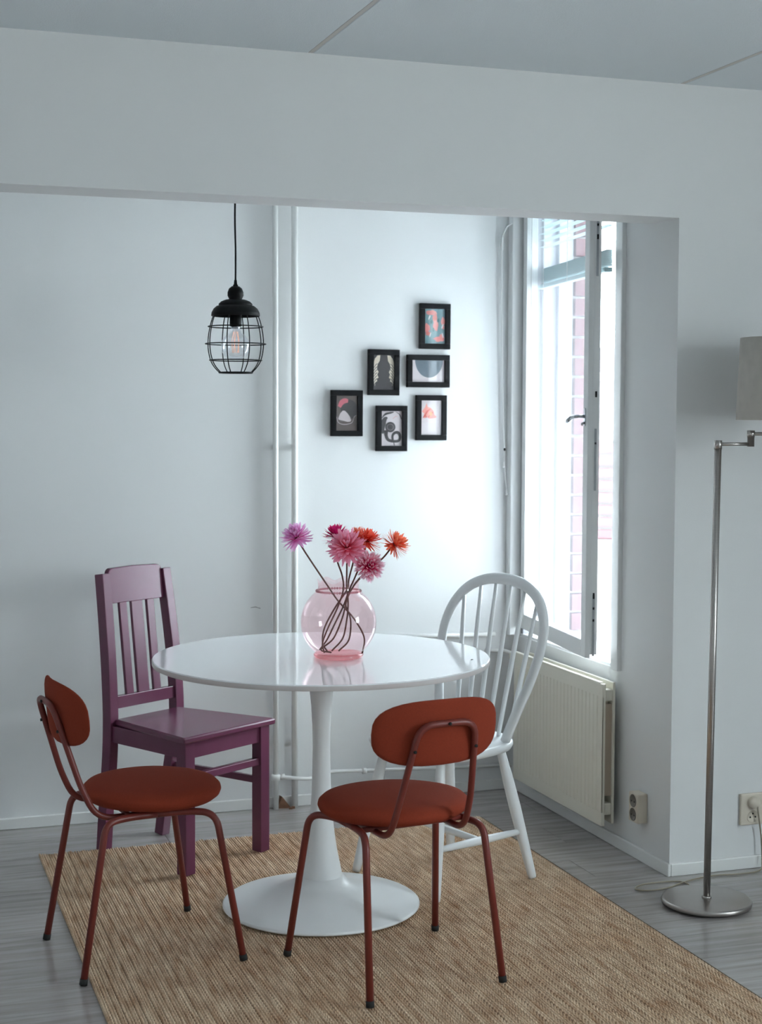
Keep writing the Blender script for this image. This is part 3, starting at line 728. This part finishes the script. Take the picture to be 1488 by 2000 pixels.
for r, z in ((.0875, 1.751), (.0965, 1.696), (.0835, 1.644), (.0530, 1.6045), (.0755, 1.7855)):
    q = MB(); q.tube([(r*math.cos(2*PI*k/48), r*math.sin(2*PI*k/48), z) for k in range(48)], .0018 if r > .06 else .0025, 6, closed=True); obj('cage_ring', q, 'black', pen)
q = MB(); q.lathe([(.0135, 1.754), (.0145, 1.742), (.020, 1.732), (.032, 1.722), (.0425, 1.708), (.0475, 1.692), (.0455, 1.674), (.0375, 1.659), (.022, 1.6495), (0, 1.646)], 32); bulb = obj('bulb', q, 'bulbglass', pen)
q = MB(); q.lathe([(.0, 1.7535), (.0135, 1.753), (.0138, 1.745), (0, 1.7445)], 16); obj('screw_base', q, 'chrome', bulb)
q = MB()
for k in range(5):
    a = 2*PI*k/5; q.tube([(.007*math.cos(a), .007*math.sin(a), 1.735), (.0125*math.cos(a+.3), .0125*math.sin(a+.3), 1.705), (.010*math.cos(a+.7), .010*math.sin(a+.7), 1.668)], .0006, 5)
obj('filament', q, 'filament', bulb)

# ================================================================== FLOOR LAMP
LX, LY = 2.394, 3.954
fl = thing('floor_lamp', 'brushed steel floor lamp with swing arm and grey drum shade', 'lamp', (LX, LY, 0))
q = MB(); q.lathe([(0, .005), (.118, .005), (.1335, .008), (.1345, .016), (.1325, .021), (.126, .0225), (0, .0235)], 64); obj('base', q, 'steel', fl)
q = MB(); q.lathe([(0, .0005), (.108, .0005), (.112, .006), (0, .006)], 32); obj('rubber_pad', q, 'rubber', fl)
PT = Vector((.0125, 0, 1.375))
q = MB(); q.tube([(0, 0, .023), PT], .0105, 20); obj('pole', q, 'steel', fl)
q = MB(); q.lathe([(.0105, .023), (.0145, .0235), (.0145, .0275), (.0105, .029)], 20); obj('pole_collar', q, 'steel', fl)
q = MB(); q.lathe([(0, 0), (.0118, 0), (.0118, .026), (0, .0265)], 20, Matrix.Translation(PT-Vector((0, 0, .002)))); obj('pole_cap', q, 'steel', fl)
q = MB(); q.tube([PT+Vector((.008, 0, .0125)), Vector((.124, .0, 1.3875))], .0052, 12); obj('arm', q, 'steel', fl)
q = MB(); q.lathe([(0, 1.380), (.0105, 1.380), (.0105, 1.408), (.0115, 1.408), (.0115, 1.428), (0, 1.4285)], 18, Matrix.Translation((.124, 0, 0))); obj('elbow_joint', q, 'steel', fl)
q = MB(); q.tube([(.130, 0, 1.418), (.262, -.005, 1.4175)], .0052, 12); obj('arm', q, 'steel', fl)
SH = Vector((.262, -.005, 0))
q = MB(); q.lathe([(0, 1.405), (.010, 1.405), (.010, 1.47), (.016, 1.472), (.016, 1.53), (0, 1.531)], 16, Matrix.Translation(SH)); obj('lamp_holder', q, 'steel', fl)
q = MB(); prof = [(.165, 1.459), (.156, 1.705), (.1545, 1.705), (.1635, 1.459), (.165, 1.459)]; q.lathe(prof, 64, Matrix.Translation(SH)); sh_ = obj('shade', q, 'shade', fl)
q = MB()
for k in range(3): a = 2*PI*k/3+.4; q.tube([SH+Vector((.012*math.cos(a), .012*math.sin(a), 1.50)), SH+Vector((.162*math.cos(a), .162*math.sin(a), 1.475))], .0016, 6)
obj('shade_carrier', q, 'steel', sh_)
q = MB(); q.lathe([(.012, 1.53), (.016, 1.548), (.028, 1.57), (.030, 1.59), (.022, 1.61), (0, 1.617)], 18, Matrix.Translation(SH)); obj('bulb', q, 'trim', fl)
cr_ = [(LX+.03, LY+.125, .009), (2.44, 4.16, .004), (2.40, 4.185, .004), (2.31, 4.185, .004), (2.262, 4.155, .004), (2.285, 4.125, .004), (2.36, 4.128, .004), (2.45, 4.170, .004), (2.56, 4.196, .004), (2.66, 4.185, .004), (2.735, 4.195, .006), (2.760, 4.222, .03), (2.757, 4.226, .11), (2.736, 4.218, .208)]
q = MB(); q.tube(catmull(cr_, 8), .0028, 8)
obj('power_cable', q, 'clearcord', fl).matrix_parent_inverse = Matrix.Translation((-LX, -LY, 0))

# ================================================================== PICTURES
def ell(cx, cy, rx, ry, rot=0, n=28, a0=0, a1=2*PI):
    c_, s_ = math.cos(rot), math.sin(rot); out = []
    for k in range(n):
        t = a0+(a1-a0)*k/(n if abs(a1-a0-2*PI) < 1e-6 else n-1); x, y = rx*math.cos(t), ry*math.sin(t)
        out.append((cx+x*c_-y*s_, cy+x*s_+y*c_))
    return out
def stroke(pts, wds, asp):
    P = catmull([(x*asp, y, 0) for x, y in pts], 5); n = len(P); Lf, Rt = [], []
    for i, p in enumerate(P):
        tg = (P[min(i+1, n-1)]-P[max(i-1, 0)]).normalized(); nr = Vector((-tg.y, tg.x, 0))
        u = i/(n-1)*(len(wds)-1); k = min(int(u), len(wds)-2); w_ = wds[k]+(wds[k+1]-wds[k])*(u-k)
        Lf.append(p+nr*w_); Rt.append(p-nr*w_)
    return [((a.x/asp, a.y), (b.x/asp, b.y)) for a, b in zip(Lf, Rt)]
_pm = {}
def pmat(rgb):
    if rgb not in _pm: _pm[rgb] = mat('print ink %d %d %d' % rgb, srgb(*rgb), .6)
    return _pm[rgb]
def picture(label, x, z, wd, ht, bgc, shapes, tilt=0):
    t = thing('picture_frame', label, 'picture', (x, YK, z), 0, 'small black frames on the back wall')
    t.rotation_euler = (0, tilt, 0)
    b = .0205; D = .020
    for nm, (a0, a1, c0, c1) in (('rail', (-wd/2, wd/2, ht/2-b, ht/2)), ('rail', (-wd/2, wd/2, -ht/2, -ht/2+b)), ('stile', (-wd/2, -wd/2+b, -ht/2+b, ht/2-b)), ('stile', (wd/2-b, wd/2, -ht/2+b, ht/2-b))):
        q = MB(); q.box(a0, a1, -D, -.001, c0, c1); obj('frame_'+nm, q, 'frame', t, .0015)
    iw, ih = wd/2-b, ht/2-b
    q = MB(); q.box(-iw, iw, -.012, -.002, -ih, ih); pr_ = obj('print', q, pmat(bgc), t)
    asp = iw/ih
    for k, (colr, kind, data) in enumerate(shapes):
        yy = -.0121-.00006*(k+1); q = MB()
        cl = lambda p: (max(-1, min(1, p[0]))*iw, yy, max(-1, min(1, p[1]))*ih)
        if kind == 'p': q.add([cl(p) for p in data], [tuple(range(len(data)))])
        else:
            st = stroke(data[0], data[1], asp); vs = []
            for a, b2 in st: vs += [cl(a), cl(b2)]
            q.add(vs, [(2*i, 2*i+1, 2*i+3, 2*i+2) for i in range(len(st)-1)])
        obj('printed_shape', q, pmat(colr), pr_)
    q = MB(); q.add([(-iw, -.0155, -ih), (iw, -.0155, -ih), (iw, -.0155, ih), (-iw, -.0155, ih), (-iw, -.0145, -ih), (iw, -.0145, -ih), (iw, -.0145, ih), (-iw, -.0145, ih)],
                    [(0, 1, 2, 3), (7, 6, 5, 4), (0, 4, 5, 1), (1, 5, 6, 2), (2, 6, 7, 3), (3, 7, 4, 0)]); obj('glass', q, 'picglass', t)
W_, H2 = .1235, .172
DK, PALE, CORAL = (58, 54, 57), (214, 204, 206), (226, 128, 116)
picture('small black framed print of a pale pebble and pink arc, lowest on the left', 1.733, 1.477, W_, H2, (98, 84, 80),
        [(DK, 'p', ell(.22, .22, .80, .56)), ((206, 104, 118), 's', ([(-.72, .36), (-.45, .60), (-.15, .70), (.12, .68)], [.10, .17, .15, .10])),
         (DK, 'p', ell(.10, .16, .68, .44)), ((200, 188, 190), 's', ([(-.95, -.20), (-.80, -.52), (-.30, -.64), (.25, -.60), (.55, -.50), (.72, -.20), (.92, -.12)], [.012, .016, .02, .02, .014, .012, .008])),
         ((200, 188, 190), 'p', [(-.80, -.28), (-.62, -.02), (-.40, .14), (-.18, .14), (.10, -.02), (.32, -.22), (.42, -.40), (.36, -.48), (.10, -.50), (-.25, -.44), (-.60, -.40), (-.78, -.36)]),
         (DK, 's', ([(.60, -.60), (.66, -.30), (.58, -.10)], [.008, .008, .006]))], .004)
wing = [(.34, .98), (.62, .96), (.86, .78), (.98, .55), (1.0, -.20), (.92, -.62), (.84, -.80), (.80, -.60), (.62, -.55), (.66, -.38), (.50, -.30), (.62, -.12), (.50, .02), (.66, .20), (.60, .46), (.40, .66)]
sh = []
for s_ in (1, -1):
    sh.append(((228, 216, 198), 'p', [(x*s_, y) for x, y in wing]))
    for k in range(7): sh.append((DK, 's', ([(s_*.62, .50-.17*k), (s_*.78, .42-.17*k), (s_*.97, .24-.17*k)], [.012, .022, .008])))
picture('small black framed print of two cream wings on dark ground', 1.879, 1.631, W_, H2, DK, sh, .006)
picture('wide black framed print of a slate half circle, the only landscape one', 2.058, 1.638, H2, W_, PALE,
        [((96, 110, 122), 'p', ell(.05, 1.0, .86, 1.60, 0, 36, PI, 2*PI))])
rnd = random.Random(3)
sh = []
for k, (cx, cy, rx, ry) in enumerate(((-.3, .78, .55, .16), (.0, .45, .22, .30), (.05, .05, .26, .36), (-.75, -.10, .30, .26), (-.65, -.42, .28, .14), (.80, .30, .18, .30), (.45, -.72, .55, .16), (.7, -.62, .25, .18), (.82, -.05, .14, .14))):
    pts = [(cx+rx*math.cos(2*PI*j/14)*rnd.uniform(.7, 1.2), cy+ry*math.sin(2*PI*j/14)*rnd.uniform(.7, 1.2)) for j in range(14)]
    sh.append((((214, 124, 118), (206, 108, 100), (222, 140, 132))[k % 3], 'p', pts))
for cx, cy in ((-.55, .50), (.75, .02), (-.45, -.50), (.78, -.52)): sh.append(((214, 206, 208), 'p', ell(cx, cy, .16, .06, rnd.uniform(0, 3))))
for cx, cy in ((-.15, -.2), (.35, .35), (-.35, .25)): sh.append(((52, 104, 106), 'p', ell(cx, cy, .12, .10, rnd.uniform(0, 3))))
picture('small black framed teal print with coral flowers, topmost of the group', 2.084, 1.808, W_, H2, (98, 136, 142), sh, .004)
picture('small black framed print of thick black swirls, lowest of the group', 1.911, 1.420, W_, H2, PALE,
        [(DK, 'p', ell(-.12, .08, .50, .30)), ((120, 110, 114), 'p', ell(-.12, .08, .34, .20)), (DK, 'p', ell(-.12, .08, .26, .15)),
         (DK, 's', ([(-.85, -.30), (-.80, .30), (-.62, .55), (-.40, .62)], [.05, .16, .12, .04])), (DK, 's', ([(-.95, .60), (-.60, .82), (-.10, .90), (.20, .94)], [.02, .06, .05, .02])),
         (DK, 's', ([(-.55, -.10), (-.52, -.42), (-.30, -.66), (.20, -.74), (.70, -.70), (.82, -.45), (.62, -.24), (.30, -.26), (.10, -.42), (.12, -.66)], [.14, .10, .09, .08, .08, .09, .09, .08, .07, .07])),
         (DK, 's', ([(.22, -.82), (.30, -.98)], [.02, .02])), (DK, 's', ([(.95, .55), (.75, .82), (.40, .96)], [.03, .03, .01])), ((214, 150, 144), 's', ([(.1, .55), (.4, .70), (.6, .66)], [.01, .014, .006]))], .004)
pts = [(-.92, .36), (-.60, .62), (-.45, .86), (-.36, .64), (-.05, .58), (.22, .40), (.34, .16), (.55, .06), (.40, -.02), (.10, -.04), (-.20, -.06), (-.42, .04), (-.62, -.04), (-.78, .02), (-.70, .24)]
picture('small black framed print of a coral leaf on pale ground, right of the lower row', 2.071, 1.461, W_, H2, PALE,
        [((232, 152, 140), 'p', pts), ((214, 104, 92), 's', ([(-.70, .05), (-.40, .35), (-.10, .50)], [.03, .05, .03])), ((214, 104, 92), 's', ([(-.30, .02), (.0, .25), (.20, .32)], [.02, .05, .02])), ((228, 166, 120), 'p', ell(-.05, .22, .16, .12)),
         ((206, 96, 90), 's', ([(-.82, .0), (-.60, .12), (-.45, .0)], [.02, .03, .015])), ((226, 186, 182), 's', ([(-.55, -.14), (-.2, -.26), (.2, -.24)], [.006, .01, .005]))], .003)

# ================================================================== VASE AND FLOWERS
VX, VY, VZ = 1.3231, 4.2458, .7602
vase = thing('glass_vase', 'round pink glass vase with a beaded collar on the table', 'vase', (VX, VY, VZ))
sc = 1.0
def ruffle(q, amp, z0):
    out = []
    for v in q.v:
        k = max(0, (v[2]-z0)/.028); a = math.atan2(v[1], v[0]); r = math.hypot(v[0], v[1])
        out.append((v[0]*(1+amp*k*math.sin(7*a)), v[1]*(1+amp*k*math.sin(7*a)), v[2]+.006*k*math.sin(7*a+.8)))
    q.v = out
RV, CV = .1110, .1045
prof = [(RV*math.cos(t), CV+RV*math.sin(t)) for t in (math.radians(-57+k*113/22) for k in range(23))]
prof += [(.0605, .203), (.0592, .211), (.0600, .220), (.0620, .227)]
q = MB(); q.lathe(prof, 56); ruffle(q, .035, .200); obj('bowl', q, 'pinkglass', vase)
q = MB(); q.lathe([(0, .0005), (.066, .0005), (.0720, .004), (.0735, .010), (.0690, .0150), (.060, .0120), (0, .0100)], 56); obj('base', q, 'pinkbase', vase)
q = MB(); NBd = 52
for k in range(NBd):
    a = 2*PI*k/NBd
    q.lathe([(0, .0040), (.0030, .0026), (.0040, 0), (.0030, -.0026), (0, -.0040)], 7, Matrix.Translation((.0645*math.cos(a), .0645*math.sin(a), .1965)))
obj('bead_collar', q, 'pinkbead', vase)
def flower(label, head, facing, rad_, inner, outer, npet, stem, seed, dome=.62, name='artificial_flower'):
    """head: position relative to the vase base, facing: direction of the bloom, stem: control points"""
    rr = random.Random(seed); base = Vector((VX, VY, VZ))
    t = thing(name, label, 'flower', base, 0, 'flowers in the pink vase')
    hd = Vector(head); fz = Vector(facing).normalized(); rot = fz.to_track_quat('Z', 'Y')
    q = MB(); al = []
    ga = PI*(3-5**.5)
    npet = int(npet*1.15)
    for k in range(npet):
        u = (k+.5)/npet; th = math.acos(1-u*(1+dome)); ph = k*ga+rr.uniform(-.2, .2)
        dr = Vector((math.sin(th)*math.cos(ph), math.sin(th)*math.sin(ph), math.cos(th)))
        side = Vector((-math.sin(ph), math.cos(ph), 0)); nrm = dr.cross(side)
        ln = rad_*rr.uniform(.86, 1.10)*(.80+.25*math.sin(th)); wd_ = rad_*.082*rr.uniform(.8, 1.2)
        curl = rad_*.20*rr.uniform(-.4, 1.0)
        vs = []
        for (s_, wf) in ((.14, .35), (.42, .85), (.72, 1.0), (.90, .65), (1.0, .06)):
            c0 = dr*(ln*s_)+nrm*(curl*s_*s_); 
            vs += [c0-side*(wd_*wf)+nrm*(-.15*wd_*wf), c0+side*(wd_*wf)+nrm*(-.15*wd_*wf)]; al += [s_, s_]
        vs = [rot @ v+hd for v in vs]
        q.add(vs, [(2*i, 2*i+1, 2*i+3, 2*i+2) for i in range(4)], True)
    q.attr = al
    obj('petals', q, petal_material('petals %d' % seed, inner, outer, seed == 16), t)
    q = MB(); q.lathe([(0, -rad_*.30), (rad_*.10, -rad_*.26), (rad_*.18, -.02*rad_), (rad_*.12, rad_*.12), (0, rad_*.16)], 10, Matrix.Translation(hd) @ rot.to_matrix().to_4x4()); obj('calyx', q, 'stem', t)
    pts = [hd-fz*rad_*.22]+[Vector(p) for p in stem]
    q = MB(); q.tube(catmull(pts, 7), .0025, 7); obj('stem', q, 'stem', t)
# camera-facing axes used only to describe how the stems spread: right (R), away (A)
Rv, Av = Vector((.946, -.324, 0)), Vector((.324, .946, 0))
def V3(r, a, z): v = Rv*r+Av*a; return (v.x, v.y, z)
LI, LO = srgb(246, 128, 208), srgb(250, 196, 238)
flower('lilac pom-pom flower leaning out furthest left of the vase', V3(-.122, .00, .352), V3(-.35, -.25, .9), .047, LI, LO, 130,
       [V3(-.095, .0, .305), V3(-.055, 0, .245), V3(-.030, .0, .208), V3(.0, .0, .165), V3(.045, .0, .115), V3(.075, -.002, .06), V3(.070, -.005, .013)], 11)
flower('dark magenta flower at the back of the bouquet', V3(-.006, .030, .352), V3(-.25, .1, .95), .044, srgb(186, 20, 92), srgb(232, 44, 128), 120,
       [V3(-.006, .02, .29), V3(.010, .012, .24), V3(.014, .0, .20), V3(-.002, -.01, .15), V3(-.030, -.02, .09), V3(-.046, -.02, .045), V3(-.040, -.03, .018)], 12)
flower('large rose pink flower in the middle of the bouquet', V3(.025, -.030, .326), V3(.0, -.65, .75), .056, srgb(255, 104, 136), srgb(255, 186, 210), 150,
       [V3(.024, -.005, .26), V3(.024, .0, .21), V3(.028, .0, .16), V3(.024, .01, .11), V3(.012, .01, .055), V3(-.02, .005, .018)], 13)
flower('orange red flower half hidden behind the rose pink one', V3(.083, .028, .340), V3(.25, .0, .95), .045, srgb(236, 58, 46), srgb(255, 116, 92), 120,
       [V3(.070, .03, .29), V3(.048, .018, .235), V3(.032, .008, .20), V3(.014, .012, .15), V3(-.010, .016, .10), V3(-.034, .02, .05), V3(-.056, .01, .020)], 14)
flower('coral flower leaning out furthest right of the vase', V3(.163, .008, .331), V3(.75, .1, .65), .046, srgb(250, 76, 52), srgb(255, 146, 110), 130,
       [V3(.125, .005, .288), V3(.075, .003, .245), V3(.045, .0, .212), V3(.026, .0, .175), V3(.012, -.01, .12), V3(-.014, -.025, .06), V3(-.050, -.020, .026), V3(-.02, -.035, .020)], 15)
flower('white tipped magenta flower facing the viewer, lowest in the bouquet', V3(.090, -.035, .272), V3(.15, -.9, .25), .044, srgb(232, 36, 116), srgb(252, 238, 248), 140,
       [V3(.080, .0, .255), V3(.055, .004, .225), V3(.038, .006, .20), V3(.020, .01, .16), V3(.035, .012, .11), V3(.03, .015, .05), V3(.0, .02, .016)], 16)
flower('small coral flower peeping out above the rose pink one', V3(.055, .012, .352), V3(.0, -.2, .95), .036, srgb(248, 92, 74), srgb(255, 150, 128), 90,
       [V3(.045, .012, .29), V3(.030, .010, .23), V3(.025, .005, .20), V3(-.008, .0, .15), V3(-.040, -.005, .09), V3(-.046, -.01, .045), V3(-.030, -.02, .018)], 17)
